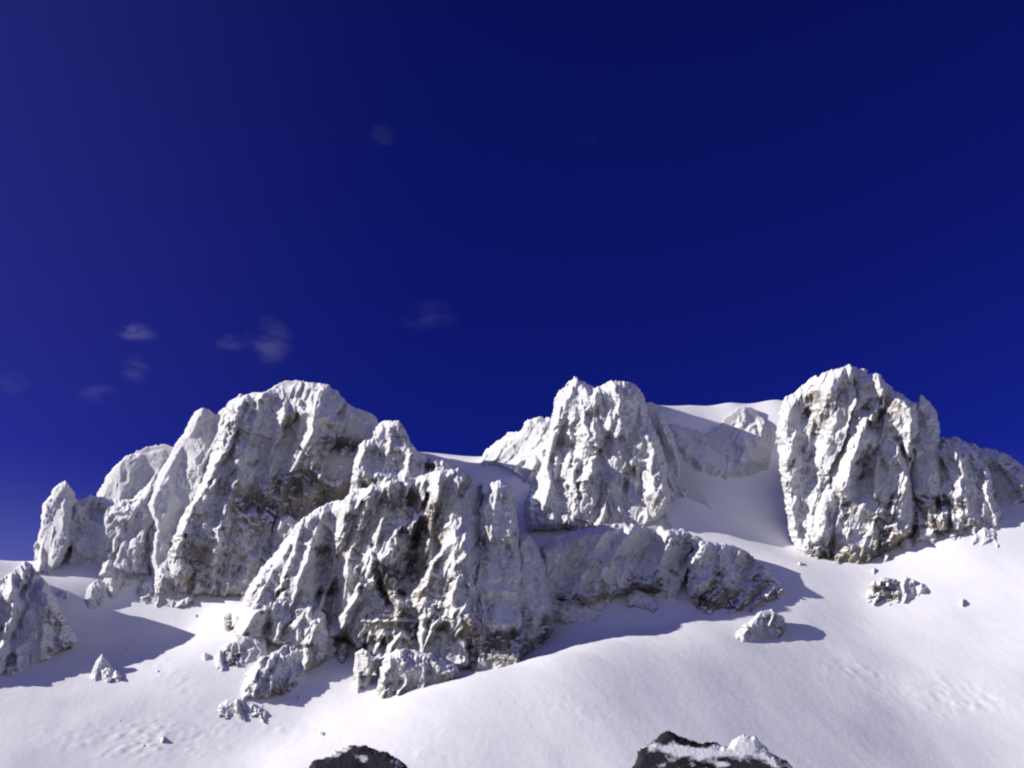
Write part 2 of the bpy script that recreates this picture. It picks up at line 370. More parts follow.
    for (cu, cv, ru, rv, st) in patches:
        B = B + st * np.exp(-((U - cu) / ru) ** 2 - ((Vv - cv) / rv) ** 2)
    if mat is DARK: B = B + 0.35 * fbm(U / 7, Vv / 4.5, s + 98, 4)
    ok = inside; ny, nx = U.shape
    cell_ = ok[:-1, :-1] & ok[1:, :-1] & ok[:-1, 1:] & ok[1:, 1:]
    used = np.zeros(U.shape, bool)
    used[:-1, :-1] |= cell_; used[1:, :-1] |= cell_; used[:-1, 1:] |= cell_; used[1:, 1:] |= cell_
    # rim vertices are shared by front and back so the solid is closed
    full = np.zeros(U.shape, bool)
    full[1:-1, 1:-1] = cell_[:-1, :-1] & cell_[1:, :-1] & cell_[:-1, 1:] & cell_[1:, 1:]
    rim = used & ~full
    Yf = np.where(rim, (Yr - lo), Yf)
    fi = -np.ones(U.shape, int); fi[used] = np.arange(used.sum()); nf = int(used.sum())
    bi = fi.copy(); bi[full] = nf + np.arange(full.sum())
    Vf = np.stack(at(U[used], Vv[used], Yf[used]), -1); Vb = np.stack(at(U[full], Vv[full], Yk[full]), -1)
    def quads(ix): return np.stack([ix[:-1, :-1][cell_], ix[1:, :-1][cell_], ix[1:, 1:][cell_], ix[:-1, 1:][cell_]], -1)
    qf = quads(fi); qb = quads(bi)[:, ::-1]
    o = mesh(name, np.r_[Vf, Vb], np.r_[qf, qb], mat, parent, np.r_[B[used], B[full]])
    return o
def thing(name, label, cat, base, group=None):
    o = bpy.data.objects.new(name, None); COL.objects.link(o)
    o.location = [float(q) for q in at(base[0], base[1], base[2] if len(base) > 2 else hit(*base))]; o.empty_display_size = 5
    bpy.context.view_layer.update()
    return tag(o, label, cat, group)

# ---- left crag: leaning slabs, snow-plastered summit dome, shaded face
t = thing('rock_crag', 'broad rime-plastered crag with leaning slabs and rounded summit, far left of the skyline crags', 'rock crag', (230, 600))
crag('summit', [
  slab([(205,470),(215,440),(222,410),(240,395),(262,391),(280,382),(300,380),(330,384),(342,396),(352,408),(375,416),(384,426),(392,450),(396,520),(384,600),(250,602),(205,600),(170,600),(165,560),(180,520)], 4, -24, 8, 3, 8),
  slab([(240,396),(262,391),(282,384),(300,381),(330,385),(340,397),(330,420),(300,410),(270,402),(250,440),(238,450)], 7, 10, 25, 2, 6),
  slab([(280,400),(300,397),(340,400),(378,418),(384,430),(350,450),(310,450)], 6, -10, 30, 2, 8),
  groove([(352,432),(340,446),(326,462)], 5, 6), groove([(246,405),(232,450),(206,488),(188,520)], 4, 4),
  rib([(262,395),(252,430,1),(240,452,.5)], 6, 5, 9, 9),
  rib([(285,405),(278,440),(265,462,.7)], 6, 4.5, 8, 8),
  rib([(300,408),(300,440),(288,470,.7)], 6, 4, 8, 9),
  rib([(325,412),(320,440),(312,470,.6)], 6, 3, 9, 9),
  rib([(236,415),(222,450),(200,490,1),(185,520,.6)], 5, 4, 7, 9),
  rib([(352,420),(345,450),(335,480,.8)], 5, 3, 8, 8),
 ], [(150,600),(230,600),(384,606)], t, lean=.42, turn=-11, seed=1, thick=26, deep=14, dirn=70, flute=1.0, rough=1.2, big=1.5, bare=.06,
 patches=[(345,445,26,9,.6),(300,500,60,24,.42),(335,490,40,18,.42),(235,510,50,26,.28),(215,570,40,16,.2),(360,500,22,14,.4)])  # patches: bare stone, strengthened to paint the face's shade darker
crag('rear_wall', [
  slab([(50,590),(54,535),(62,508),(76,499),(90,496),(130,500),(160,470),(200,440),(260,410),(340,410),(400,440),(440,468),(440,600),(260,610),(160,600)], 0, -15, 8, 3, 10),
 ], [(70,585),(230,596),(440,600)], t, lean=.45, seed=8, thick=20, fwd=-8, dirn=65, flute=.6, bare=-.1)
crag('slab', [
  slab([(146,505),(156,480),(170,455),(188,424),(195,412),(202,408),(211,410),(217,415),(228,402),(240,394),(250,398),(247,415),(228,452),(207,482),(190,520),(190,590),(152,590),(148,556),(152,530)], 9, -26, 6, 2.5, 6, .6),
  rib([(199,411,.5),(186,432),(166,462),(148,500),(152,530,.5)], 9.5, 4, 6, 14, .6),
  rib([(236,398,.6),(225,425),(205,460),(185,490,.6)], 9, 3, 7, 8, .6),
 ], [(146,590),(230,590)], t, lean=.42, seed=2, thick=14, dirn=62, flute=.22, rough=.55, big=.2, pits=.2, fwd=3, bare=-.3)
crag('slab', [
  slab([(96,500),(103,482),(112,468),(124,457),(142,448),(166,443),(176,447),(166,470),(156,500),(154,580),(90,580),(80,560),(76,530),(72,505),(90,497)], 6, -24, 8, 2.5, 6, .6),
  rib([(122,460,.5),(110,474),(104,492),(98,520,.6)], 6, 3.5, 6, 14, .6),
 ], [(70,570),(95,558),(120,580),(150,585),(180,590)], t, lean=.42, seed=3, thick=14, dirn=62, flute=.22, rough=.55, big=.2, pits=.2, fwd=1, bare=-.3)
crag('tower', [
  slab([(350,478),(353,456),(360,440),(374,426),(386,419),(399,420),(406,431),(416,448),(428,456),(446,460),(454,474),(452,560),(350,560)], 5, -5, 15, 3, 7),
  rib([(392,424,.6),(390,445),(384,470)], 6, 4, 8, 12),
  rib([(364,448,.7),(358,468),(356,485)], 7, 4, 7, 11),
 ], [(350,600),(450,600)], t, lean=.5, seed=4, thick=14, dirn=80, flute=.8, bare=.0, patches=[(385,455,16,8,.4),(372,482,18,9,.5),(425,465,16,5,.4)])
crag('lower_wall', [
  slab([(150,600),(152,575),(160,548),(172,528),(190,510),(215,505),(250,510),(285,515),(310,530),(300,570),(270,600),(240,615),(200,592),(180,598)], 4, -4, 8, 3, 7),
  rib([(196,508,.6),(182,525),(170,550),(158,595)], 5, 4.5, 8, 9),
  rib([(212,512,.6),(205,545),(196,585)], 5, 4, 7, 8),
  rib([(235,520,.6),(230,550),(218,585)], 4, 3.5, 7, 8),
  rib([(258,520,.6),(252,560),(240,590)], 4, 3.5, 8, 8),
  rib([(282,520,.6),(270,555),(258,590)], 4, 3.5, 7, 8),
 ], [(150,598),(185,592),(240,592),(310,600)], t, lean=.35, seed=5, thick=14, fwd=3, turn=-3, dirn=78, flute=1., bare=.08, patches=[(240,570,30,22,.3),(290,545,20,20,.3)])
crag('shoulder', [
  slab([(98,575),(104,552),(116,520),(126,505),(136,497),(150,506),(152,530),(146,556),(140,578),(112,586)], 4, -14, 10, 3, 7, .6),
  rib([(132,500,.6),(120,525),(108,565)], 5, 3.5, 7, 12, .6),
 ], [(98,580),(150,580)], t, lean=.4, seed=6, thick=12, dirn=70, flute=.5, rough=.7, big=.4, fwd=4, bare=-.2, patches=[(125,575,18,8,.35)])
# ---- pinnacle at the left end
t = thing('rock_pinnacle', 'smooth rime-coated pinnacle standing alone at the left end of the skyline', 'pinnacle', (52, 572))
crag('pinnacle', [
  slab([(33,572),(34,545),(41,527),(41,510),(47,498),(57,485),(66,480),(72,486),(77,500),(78,515),(74,540),(66,556),(52,580),(36,590)], 4, -22, 6, 2.5, 6, .6),
  rib([(60,484,.6),(47,503),(42,530),(37,565)], 5, 3.5, 5, 14, .6),
 ], [(34,575),(78,575)], t, lean=.3, seed=7, thick=12, dirn=85, flute=.35, rough=.5, bare=-.35)

# ---- front buttress
t = thing('rock_buttress', 'tall fluted rock buttress with smooth pale towers, lowest and nearest of the big cliffs', 'rock buttress', (400, 690))
crag('fluted_wall', [
  slab([(230,640),(236,612),(246,590),(262,568),(284,540),(300,518),(322,504),(345,499),(352,491),(370,486),(402,478),(436,471),(454,467),(464,476),(462,520),(460,600),(456,668),(440,690),(380,690),(345,640),(300,650)], 3, 2, 8, 3, 6),
  slab([(450,470),(458,467),(470,474),(482,484),(492,520),(500,600),(486,668),(440,668)], -2, -20, 10, 4, 10),
  groove([(428,494),(420,525),(412,560),(400,592)], 6, 4), groove([(372,545),(378,578),(388,604)], 5, 4), groove([(406,498),(398,540),(392,560)], 3, 3),
  rib([(292,540,.6),(278,565),(258,600),(240,632,.6)], 4, 4, 6, 7),
  rib([(300,520,.6),(296,548),(280,590),(262,640,.6)], 4, 5, 6, 7),
  rib([(326,504,.6),(312,545),(300,580),(284,625,.8)], 4, 5, 8, 9),
  rib([(352,492,.6),(342,530),(330,575),(318,620)], 4, 5, 8, 8),
  rib([(372,487,.7),(362,520),(350,560),(342,610)], 4, 5, 7, 8),
  rib([(392,481,.7),(385,515),(372,555),(362,600)], 4, 5, 7, 7),
  rib([(408,478,.7),(404,510),(396,540),(385,575,.5)], 4, 5, 7, 7),
  rib([(424,476,.6),(420,500),(412,530),(404,560)], 4, 3.5, 5, 6),
  rib([(440,473,.6),(436,500),(428,540),(420,590)], 5, 4, 5, 6),
  rib([(400,600,.8),(395,630),(388,660)], 6, 4, 9, 9),
  rib([(370,600,.8),(368,640),(360,688)], 5, 3.5, 7, 7),
  rib([(335,600),(330,640),(322,655)], 6, 4, 9, 9),
 ], [(228,636),(250,652),(300,662),(335,650),(352,662),(380,680),(440,676),(490,668)], t, lean=.38, seed=11, foot=12, thick=22, deep=26, turn=3, cell=1.15, dirn=67, flute=1.25, bare=.08,
 patches=[(418,545,9,48,.7),(385,590,11,28,.55),(435,540,7,38,.45),(390,515,46,20,.26),(345,640,24,22,.3),(470,640,16,26,.4)])  # bare stone patches; lower right one also deepens shade by colour
crag('smooth_tower', [
  slab([(424,560),(428,525),(440,506),(452,502),(462,512),(468,530),(474,600),(470,665),(440,680),(415,665),(418,610)], 7, -26, 4, 3, 6, .7),
  rib([(446,505,.6),(434,525),(428,560),(420,640)], 7.5, 3.5, 6, 14, .7),
 ], [(415,672),(475,672)], t, lean=.34, seed=12, thick=14, fwd=2.5, big=.3, pits=.5, deep=26, dirn=84, flute=.4, rough=.7, bare=.0)
crag('smooth_tower', [
  slab([(474,560),(478,512),(488,488),(492,481),(502,480),(512,486),(516,510),(522,560),(524,670),(480,672),(466,665),(466,610)], 9, -26, 4, 3, 6, .6),
  slab([(476,512),(488,490),(493,483),(495,500),(490,528),(484,524)], 9.5, 50, 5, 1.5, 4, .5),
  rib([(498,484,.6),(494,510),(488,560),(476,640)], 9, 4, 9, 16, .6),
 ], [(466,668),(525,660)], t, lean=.34, seed=13, thick=14, fwd=4, big=.3, pits=.5, deep=26, dirn=86, flute=.35, rough=.7, bare=.0, patches=[(492,545,6,12,.35),(500,645,30,18,.6),(484,560,5,40,.3)])  # base patch: bare stone, made stronger as painted shade
crag('smooth_tower', [
  slab([(508,570),(512,548),(520,535),(530,535),(538,545),(546,565),(552,598),(554,630),(546,645),(530,658),(508,665),(500,640)], 8, -24, 5, 3, 6, .6),
  rib([(526,537,.6),(522,570),(516,620)], 8, 3.5, 9, 16, .6),
 ], [(500,664),(555,640)], t, lean=.34, seed=14, thick=14, fwd=2.5, big=.3, pits=.5, deep=26, dirn=88, flute=.35, rough=.7, bare=.0, patches=[(548,630,7,24,.65),(522,648,24,13,.65),(530,600,6,26,.3)])  # bare stone at the right base, darkened further as painted shade
crag('foot', [
  slab([(376,694),(379,668),(386,655),(404,648),(430,652),(454,664),(466,676),(440,696),(404,706),(380,702)], 8, 6, 12, 3, 6),
  rib([(410,610,.8),(400,650),(398,690)], 7, 3, 12, 14),
 ], [(374,698),(466,676)], t, lean=.3, seed=15, fwd=3, foot=14, thick=12, dirn=80, flute=.8, rough=1.3, bare=.12, patches=[(395,690,20,10,.3)])
crag('spur', [
  slab([(238,702),(241,684),(249,668),(262,656),(284,646),(306,640),(328,640),(342,650),(332,662),(308,676),(292,692),(268,704)], 5, -6, 12, 4, 9),
  slab([(290,650),(288,625),(298,604),(312,600),(326,612),(334,640),(326,655)], 5, 4, 12, 4, 9),
  rib([(262,656,.8),(254,672),(247,696)], 6, 3, 8, 10),
  rib([(286,648,.8),(278,668),(270,692)], 6, 3, 9, 12),
 ], [(238,700),(268,703),(300,682),(342,655)], t, lean=.4, seed=16, foot=12, thick=12, dirn=70, flute=.8, rough=1.3, big=.4, bare=.05, fwd=1, patches=[(285,694,14,7,.4),(318,664,12,7,.4)])

# ---- central crag
t = thing('rock_crag', 'bright rime-covered twin-topped crag in the middle of the skyline', 'rock crag', (620, 545, 270))
crag('summit_tower', [
  slab([(524,530),(524,505),(535,480),(545,455),(550,420),(556,398),(564,384),(574,376),(584,380),(594,388),(603,384),(612,379),(626,380),(640,388),(644,398),(652,420),(660,440),(668,470),(672,500),(664,520),(640,534),(600,532),(560,530)], 2, 20, 6, 3, 8),
  slab([(548,455),(551,420),(557,398),(564,385),(574,377),(584,381),(594,389),(600,420),(598,445),(584,452),(570,440)], 6, 22, 10, 3, 7),
  slab([(598,392),(603,385),(612,380),(626,381),(640,389),(643,400),(640,425),(622,440),(606,432)], 5.5, 16, 12, 3, 7),
  slab([(524,531),(525,505),(536,480),(548,455),(566,446),(585,456),(598,470),(592,498),(576,526),(556,531)], 6, 24, 8, 3, 8),
  slab([(560,533),(590,508),(618,494),(650,488),(668,500),(645,520),(620,528),(600,532)], 6, 12, 14, 3, 7),
  slab([(628,492),(634,460),(640,447),(648,452),(656,470),(660,492)], 6, 10, 6, 2, 6),
  rib([(576,378,.6),(566,405),(556,440)], 7, 3.5, 10, 9),
  rib([(592,392,.6),(588,420),(590,446)], 6, 3.5, 7, 8),
  rib([(620,382,.8),(618,410),(610,430)], 7, 3.5, 10, 10),
  rib([(560,452,.8),(548,490),(534,525)], 7, 3.5, 10, 9),
  rib([(586,462,.8),(576,495),(562,524)], 7, 3, 9, 9),
 ], [(520,536,274),(620,540,270),(700,540,268)], t, lean=.36, turn=5, cell=.85, seed=21, thick=24, deep=20, dirn=82, flute=.75, rough=1.3, bare=-.08, patches=[(575,525,40,6,.3),(655,500,20,20,.2),(610,470,14,16,.12)])
crag('flank', [
  slab([(636,400),(650,402),(662,410),(676,440),(694,475),(712,510),(724,540),(722,556),(690,560),(650,550),(630,500)], 1, -8, 22, 3, 14),
  rib([(655,415,.8),(672,450),(690,500),(700,535)], 1.5, 4, 10, 14),
 ], [(630,548,268),(724,552,266)], t, lean=.45, seed=23, thick=16, fwd=-3, dirn=105, flute=.7, bare=-.25, patches=[(660,420,12,16,.2),(690,530,16,12,.3)])
crag('left_shoulder', [
  slab([(478,468),(486,450),(496,441),(508,434),(520,432),(526,420),(540,416),(556,420),(560,470),(556,500),(530,496),(510,478),(490,470)], 2, 20, 14, 3, 9),
  rib([(530,420,.7),(518,440),(500,458)], 4, 3, 10, 12),
 ], [(476,468),(500,472),(530,492),(560,500)], t, lean=.6, seed=22, thick=12, dirn=60, flute=.8, bare=-.1, foot=14)

# ---- shaded cliff band under it
t = thing('cliff_band', 'low cliff band in blue shade under the central crag', 'cliff', (640, 600))
crag('cliff_face', [
  slab([(540,610),(540,548),(552,538),(580,528),(620,523),(660,526),(684,530),(693,538),(694,562),(682,588),(668,598),(640,590),(610,600),(580,612),(560,606)], 4, -14, 6, 3, 8),
  rib([(632,530,.8),(610,560),(585,602)], 5, 5, 12, 12),
  rib([(668,535,.8),(660,565),(650,590)], 5, 5, 12, 12),
  rib([(690,540,.8),(688,565),(680,590)], 5, 3, 10, 10),
 ], [(540,604,233),(620,602,236),(700,590,240)], t, lean=.35, seed=31, thick=16, deep=12, dirn=62, flute=.8, rough=1.1, big=1.2, bare=-.08, patches=[(590,600,24,11,.6),(640,586,30,10,.55),(560,590,12,20,.2)])
crag('end_knoll', [
  slab([(688,598),(688,556),(700,541),(724,543),(745,550),(765,566),(785,588),(784,604),(755,612),(730,616),(700,606)], 4, -8, 14, 3, 8),
 ], [(690,600,236),(730,613,234),(785,602,240)], t, lean=.5, seed=32, thick=14, deep=8, dirn=60, flute=.8, bare=.08, patches=[(730,603,28,14,.65),(765,590,16,12,.4)])

# ---- right crag
t = thing('rock_crag', 'tall broad crag with bare grey-brown stone on its face, right of the snow gully', 'rock crag', (850, 566))
crag('main_face', [
  slab([(775,440),(778,415),(782,400),(796,390),(812,378),(830,370),(848,364),(862,368),(880,376),(894,390),(906,396),(918,402),(920,430),(912,470),(918,510),(915,535),(895,552),(872,566),(845,572),(815,562),(795,548),(788,530),(782,490)], 3, 24, 6, 3, 8),
  slab([(776,440),(779,415),(783,401),(797,391),(813,379),(831,371),(846,367),(850,400),(838,440),(822,470),(800,490),(784,485)], 6, 30, 10, 3, 9),
  slab([(786,500),(800,482),(820,480),(832,500),(826,540),(812,558),(796,546),(787,530)], 6, 26, 10, 3, 8),
  slab([(836,560),(834,520),(848,496),(866,490),(880,508),(890,530),(886,552),(868,564),(850,568)], 7, 20, 16, 4, 12),
  slab([(852,400),(862,372),(880,378),(893,391),(904,397),(906,420),(896,436),(876,432),(860,425)], 3, -6, -6, 2, 6),
  rib([(866,420,.8),(856,450),(844,490)], 9, 5, 7, 10),
  rib([(882,448,.8),(877,470),(874,495)], 8, 5, 6, 8),
  rib([(893,462,.7),(892,480),(892,496)], 8, 4, 5, 7),
  rib([(842,372,.8),(826,410),(806,460)], 8, 3, 12, 10),
  rib([(818,480,.8),(812,520),(806,552)], 8, 3, 9, 9),
  slab([(884,512),(886,502),(894,498),(902,504),(900,514),(892,517)], 9, 10, 14, 2, 4),
  groove([(899,440),(904,455),(907,468),(914,485),(918,502)], 9, 4), groove([(836,500),(832,530),(832,560)], 3, 4), groove([(776,440),(780,480),(783,500)], 4, 4),
 ], [(780,556),(820,562),(860,568),(915,545)], t, lean=.34, turn=4, seed=41, thick=24, deep=0, dirn=72, flute=.7, rough=1.4, bare=.1, patches=[(812,392,10,14,.4),(838,420,24,24,.22),(885,415,14,14,.3),(850,560,42,12,.75),(890,538,18,16,.45),(840,500,20,30,.1)])  # foot patches: bare stone with shade painted in
crag('pinnacle', [
  slab([(898,500),(897,440),(900,424),(913,411),(917,397),(921,393),(930,402),(938,414),(941,432),(942,500)], 6, 22, 14, 2.5, 6, .8), rib([(921,396,.6),(916,415),(906,440)], 7, 2.5, 6, 10), rib([(932,410,.6),(930,430),(924,450)], 7, 2, 6, 8),
 ], [(895,545),(945,535)], t, lean=.42, seed=42, thick=10, fwd=-2, dirn=100, flute=.8, rough=1.2, bare=-.2)
crag('side_block', [
  slab([(902,455),(920,448),(940,442),(960,446),(975,450),(988,466),(994,490),(1002,512),(1004,528),(975,532),(940,538),(915,545),(910,510),(906,480)], 5, 14, 10, 3, 7),
  groove([(948,500),(950,528)], 3, 3),
  rib([(955,443,.8),(966,465),(985,495,.7)], 8, 3.5, 8, 10),
  rib([(915,455,.8),(925,485),(930,515)], 7, 3, 9, 12),
 ], [(905,548),(960,532),(1004,522)], t, lean=.42, seed=43, thick=14, fwd=3, turn=9, dirn=100, flute=.9, bare=.0, patches=[(935,500,20,22,.3),(950,528,34,10,.5),(925,520,16,10,.3)])

# ---- right-hand far ridge
t = thing('rock_ridge', 'distant shaded rocky ridge running off the right edge of the frame', 'rock ridge', (1010, 500, 300))
crag('ridge_crest', [
  slab([(935,470),(940,436),(960,438),(985,447),(1005,452),(1024,464),(1050,470),(1080,480),(1080,520),(1000,510),(960,500)], 3, -34, 12, 3, 8), rib([(985,448),(1010,478),(1040,505)], 4, 3, 10, 14), rib([(1016,456),(1040,480),(1060,505)], 4, 3, 8, 12),
 ], [(930,502),(1080,514)], t, lean=.5, seed=51, thick=26, dirn=40, flute=.7, bare=.0, patches=[(1015,470,18,12,.4)])
# ---- snowy hump under the cornice
t = thing('snow_hump', 'lumpy snow-plastered rock headwall below the bright saddle cornice', 'snow hump', (735, 480))
crag('knob', [
  slab([(655,430),(672,424),(690,428),(706,434),(716,430),(725,417),(737,408),(750,406),(762,413),(772,427),(774,446),(768,468),(745,484),(715,488),(690,478),(668,455)], 2, 8, 24, 4, 16),
  rib([(742,412,.8),(736,430),(722,450),(712,474)], 4, 3.5, 14, 14),
  rib([(762,424,.8),(760,445),(750,466)], 4, 3, 9, 10),
  rib([(706,430,.8),(700,450),(696,474)], 3, 2.5, 10, 12),
  rib([(672,430,.8),(684,440),(692,470)], 3, 2.5, 9, 12),
 ], [(660,476,299),(745,482,297),(774,466,303)], t, lean=.72, seed=52, thick=10, dirn=70, flute=.6, rough=1.0, big=.3, pits=.4, bare=-.2, soft=14, foot=12)
# ---- great boulder at the left edge
t = thing('rock_outcrop', 'massive pale outcrop cut off by the left edge of the frame', 'rock outcrop', (30, 660))
crag('outcrop', [
  slab([(-40,690),(-30,600),(-5,580),(10,572),(24,560),(34,564),(46,580),(56,598),(66,620),(78,640),(76,650),(50,664),(20,676),(0,680)], 5, 4, 14, 3, 8),
  rib([(28,562,.8),(18,590),(8,640)], 6, 4, 14, 18),
 ], [(-40,690),(0,679),(40,666),(78,648)], t, lean=.5, seed=61, thick=18, deep=14, dirn=80, flute=.9, bare=-.05, patches=[(60,650,20,8,.5),(50,620,16,14,.2)])

# ---- smaller rocks on the snow
def boulder(name, label, cat, prims, base, seed, bare=.05, patches=(), **k):
    t = crag(name, prims, base, None, lean=k.pop('lean', .5), seed=seed, thick=k.pop('thick', 5), step=.5, big=.2, pits=k.pop('pits', .15), foot=12, flute=k.pop('flute', .35), rough=k.pop('rough', .8), bare=bare,
             patches=patches, mean=k.pop('mean', None), ragged=k.pop('ragged', .6), cell=k.pop('cell', .7), **k)
    return tag(t, label, cat)
boulder('boulder', 'small pointed boulder with a long shadow on the open snow of the lower left', 'boulder',
  [slab([(84,690),(90,674),(97,660),(102,653),(108,660),(116,670),(124,678),(120,690)], 2, -6, 14, 1.5, 4), rib([(103,655,.8),(97,670),(94,685)], 2.5, 2, 8, 12)], [(84,681),(124,681)], 71)
boulder('boulder', 'banded rime-striped boulder at the edge of the great shadow, under the shaded cliff band', 'boulder',
  [slab([(734,646),(736,632),(748,622),(758,611),(772,609),(784,618),(787,630),(780,642),(760,650)], 2, 6, 14, 1.5, 4), rib([(760,612,.8),(750,626),(742,638)], 2.5, 1.6, 7, 7), rib([(776,612,.8),(768,628),(764,640)], 2.5, 1.6, 6, 7)], [(734,638),(787,638)], 72, bare=.34, fwd=1.5)
boulder('boulder', 'dark-sided block with smaller stones at its right, below the tall right crag', 'boulder',
  [slab([(862,608),(866,594),(872,580),(884,576),(896,580),(904,592),(902,602),(885,609)], 2, -8, 12, 1.5, 4)], [(862,606),(904,602)], 73, bare=.28, patches=[(888,598,14,8,.6)])
boulder('stone', 'white round stone touching the right side of the dark-sided block', 'stone',
  [slab([(896,600),(898,584),(904,577),(914,580),(918,590),(914,600),(904,606)], 2.2, 4, 12, 1.2, 4)], [(896,602),(918,599)], 74, bare=0)
boulder('stone', 'small white stone at the far right end of the stone row below the right crag', 'stone',
  [slab([(912,600),(914,586),(922,582),(930,588),(930,596),(922,600)], 2, 4, 12, 1.2, 4)], [(912,598),(930,596)], 75, bare=0)
boulder('boulder', 'snow-capped boulder alone at the right edge of the frame below the side block', 'boulder',
  [slab([(966,556),(968,542),(974,532),(984,527),(996,534),(1004,544),(1000,552),(985,556)], 2, 8, 16, 1.5, 4)], [(966,550),(1004,548)], 76, bare=.05, patches=[(985,546,10,6,.4)])
boulder('rock_outcrop', 'low knobbly outcrop half buried in the shaded hollow between the left slabs', 'rock outcrop',
  [slab([(82,618),(84,600),(88,586),(98,580),(108,586),(110,600),(104,614)], 2, -4, 14, 1.5, 4)], [(82,610),(110,608)], 77, bare=.1)
boulder('rock_outcrop', 'crumbly rimed outcrop at the foot of the lower wall of the left crag', 'rock outcrop',
  [slab([(134,602),(137,586),(146,577),(160,574),(176,584),(192,594),(194,606),(178,614),(160,608),(145,608)], 3, 4, 16, 1.5, 4)], [(134,602),(160,606),(194,608)], 78, bare=.1, rough=1.1, patches=[(184,604,9,6,.4)])
boulder('rock_outcrop', 'blocky outcrop left of the spur of the fluted buttress', 'rock outcrop',
  [slab([(212,672),(214,656),(220,646),(232,638),(252,630),(266,640),(268,662),(246,669),(226,672)], 3, -4, 14, 1.5, 5), rib([(232,640,.8),(222,655),(216,668)], 3, 2, 8, 12)], [(212,668),(268,664)], 79, bare=.0, patches=[(236,664,16,8,.3)])
boulder('rock_outcrop', 'lowest broken outcrop below the spur of the fluted buttress, half in snow', 'rock outcrop',
  [slab([(216,722),(218,706),(226,699),(240,698),(256,704),(272,712),(270,720),(245,724)], 2.5, -2, 14, 1.5, 4)], [(214,719),(272,717)], 80, bare=.15, patches=[(226,715,9,7,.5)])
boulder('rock_outcrop', 'low dark-undercut knob in blue shade below the cliff band', 'rock outcrop',
  [slab([(624,612),(626,598),(634,590),(648,594),(658,602),(660,612),(645,618)], 2.5, -2, 16, 1.5, 4)], [(624,608),(660,614)], 81, bare=.15, patches=[(642,612,16,5,.6)])
boulder('rock_rib', 'narrow upright rock fin in the snow bay between spur and foot of the buttress', 'rock fin',
  [slab([(352,694),(354,670),(356,652),(363,648),(370,652),(374,668),(370,690),(360,696)], 3, 6, 6, 1.5, 4)], [(350,692),(374,690)], 82, bare=.1, lean=.3)

# ---- near dark rocks at the bottom edge
def near_rock(label, prims, base, seed, Y, patches=(), bare=.72):
    o = crag('dark_rock', prims, [(b[0], b[1], Y) for b in base], None, lean=.3, seed=seed, thick=4.5, step=.6, flute=.35, rough=.8, bare=bare,
             patches=patches, mean=1.0, big=.15, pits=.1, foot=5, ragged=1.0, mat=DARK, cell=1.1, dirn=20, steep=.8)
    return tag(o, label, 'rock')
near_rock('dark bare rock peak poking into the bottom edge, left of the two near rocks',
  [slab([(240,1000),(275,850),(300,775),(312,762),(322,758),(335,750),(350,745),(362,744),(372,748),(388,752),(402,762),(415,772),(450,850),(480,1000)], 1.2, -4, 20, .8, 6),
   rib([(364,745,.8),(358,775),(355,820)], 1.0, .9, 14, 30)], [(200,960),(500,960)], 91, 62, patches=[(334,753,8,4,-.8),(345,750,5,3,-.6),(362,758,8,7,-.45),(352,790,20,8,-.4)])
near_rock('dark jagged rock with snow-filled ledges at the bottom edge, right of the two near rocks',
  [slab([(520,1000),(590,850),(622,778),(634,762),(638,748),(648,744),(658,735),(668,729),(678,736),(700,740),(728,746),(732,739),(742,734),(754,735),(764,745),(780,757),(800,772),(850,850),(900,1000)], 1.2, -2, 22, .8, 6),
   rib([(668,730,.8),(660,750),(650,800)], 1.0, 1.0, 14, 22), rib([(748,732,.8),(750,755),(740,800)], 1.0, .35, 20, 26)], [(500,960),(900,960)], 92, 58,
  patches=[(672,749,22,5,-.8),(700,753,24,6,-.8),(748,740,20,9,-.9),(735,750,24,7,-.7),(720,764,10,3,-.6),(770,757,10,8,-.4),(782,764,9,8,-.5)])

# ---- loose stones lying on the snow
STONES = [  # u, v of the foot, width, height, bareness, label
 (205,660,9,9,.1,'fist-shaped small stone just left of the blocky outcrop by the spur'),
 (228,632,10,22,.35,'dark narrow upright stone against the left edge of the fluted buttress'),
 (326,662,12,16,.3,'dark stone at the top of the snow bay beside the spur'),
 (342,664,13,22,.3,'taller dark stone between the spur stone and the upright fin'),
 (110,682,9,6,.2,'flat little stone touching the right foot of the pointed boulder'),
 (158,673,6,4,.2,'tiny pebble at the tip of the shadow of the pointed boulder'),
 (64,600,16,11,-.1,'snow-caked lump between the left pinnacle and the great outcrop'),
 (108,562,12,8,0,'small rimed block under the leaning slabs beside the pinnacle'),
 (176,578,12,12,.15,'knobbly stone against the lower wall above the crumbly outcrop'),
 (906,552,16,16,.05,'white knobbly stone below the dark cleft of the right crag'),
 (930,546,16,17,.15,'squat rimed stone under the brownish side block'),
 (954,540,14,11,.25,'brownish low stone at the foot of the side block, nearest the lone snow-capped boulder'),
 (886,560,13,9,.1,'low white stone at the lower right foot of the tall right crag'),
 (963,606,6,8,-.2,'tiny white snow tuft alone on the wide right slope'),
 (692,546,16,12,-.1,'sunlit rimed stone on top of the shaded cliff band'),
 (321,736,10,5,.1,'small dark-sided clod on the snow above the left near rock'),
 (120,724,7,4,-.1,'small snow clod in the trampled patch at lower left'),
 (163,742,9,6,-.1,'larger snow clod in the trampled patch at lower left'),
 (143,748,6,5,0,'greyish clod lowest in the trampled patch at lower left'),
]
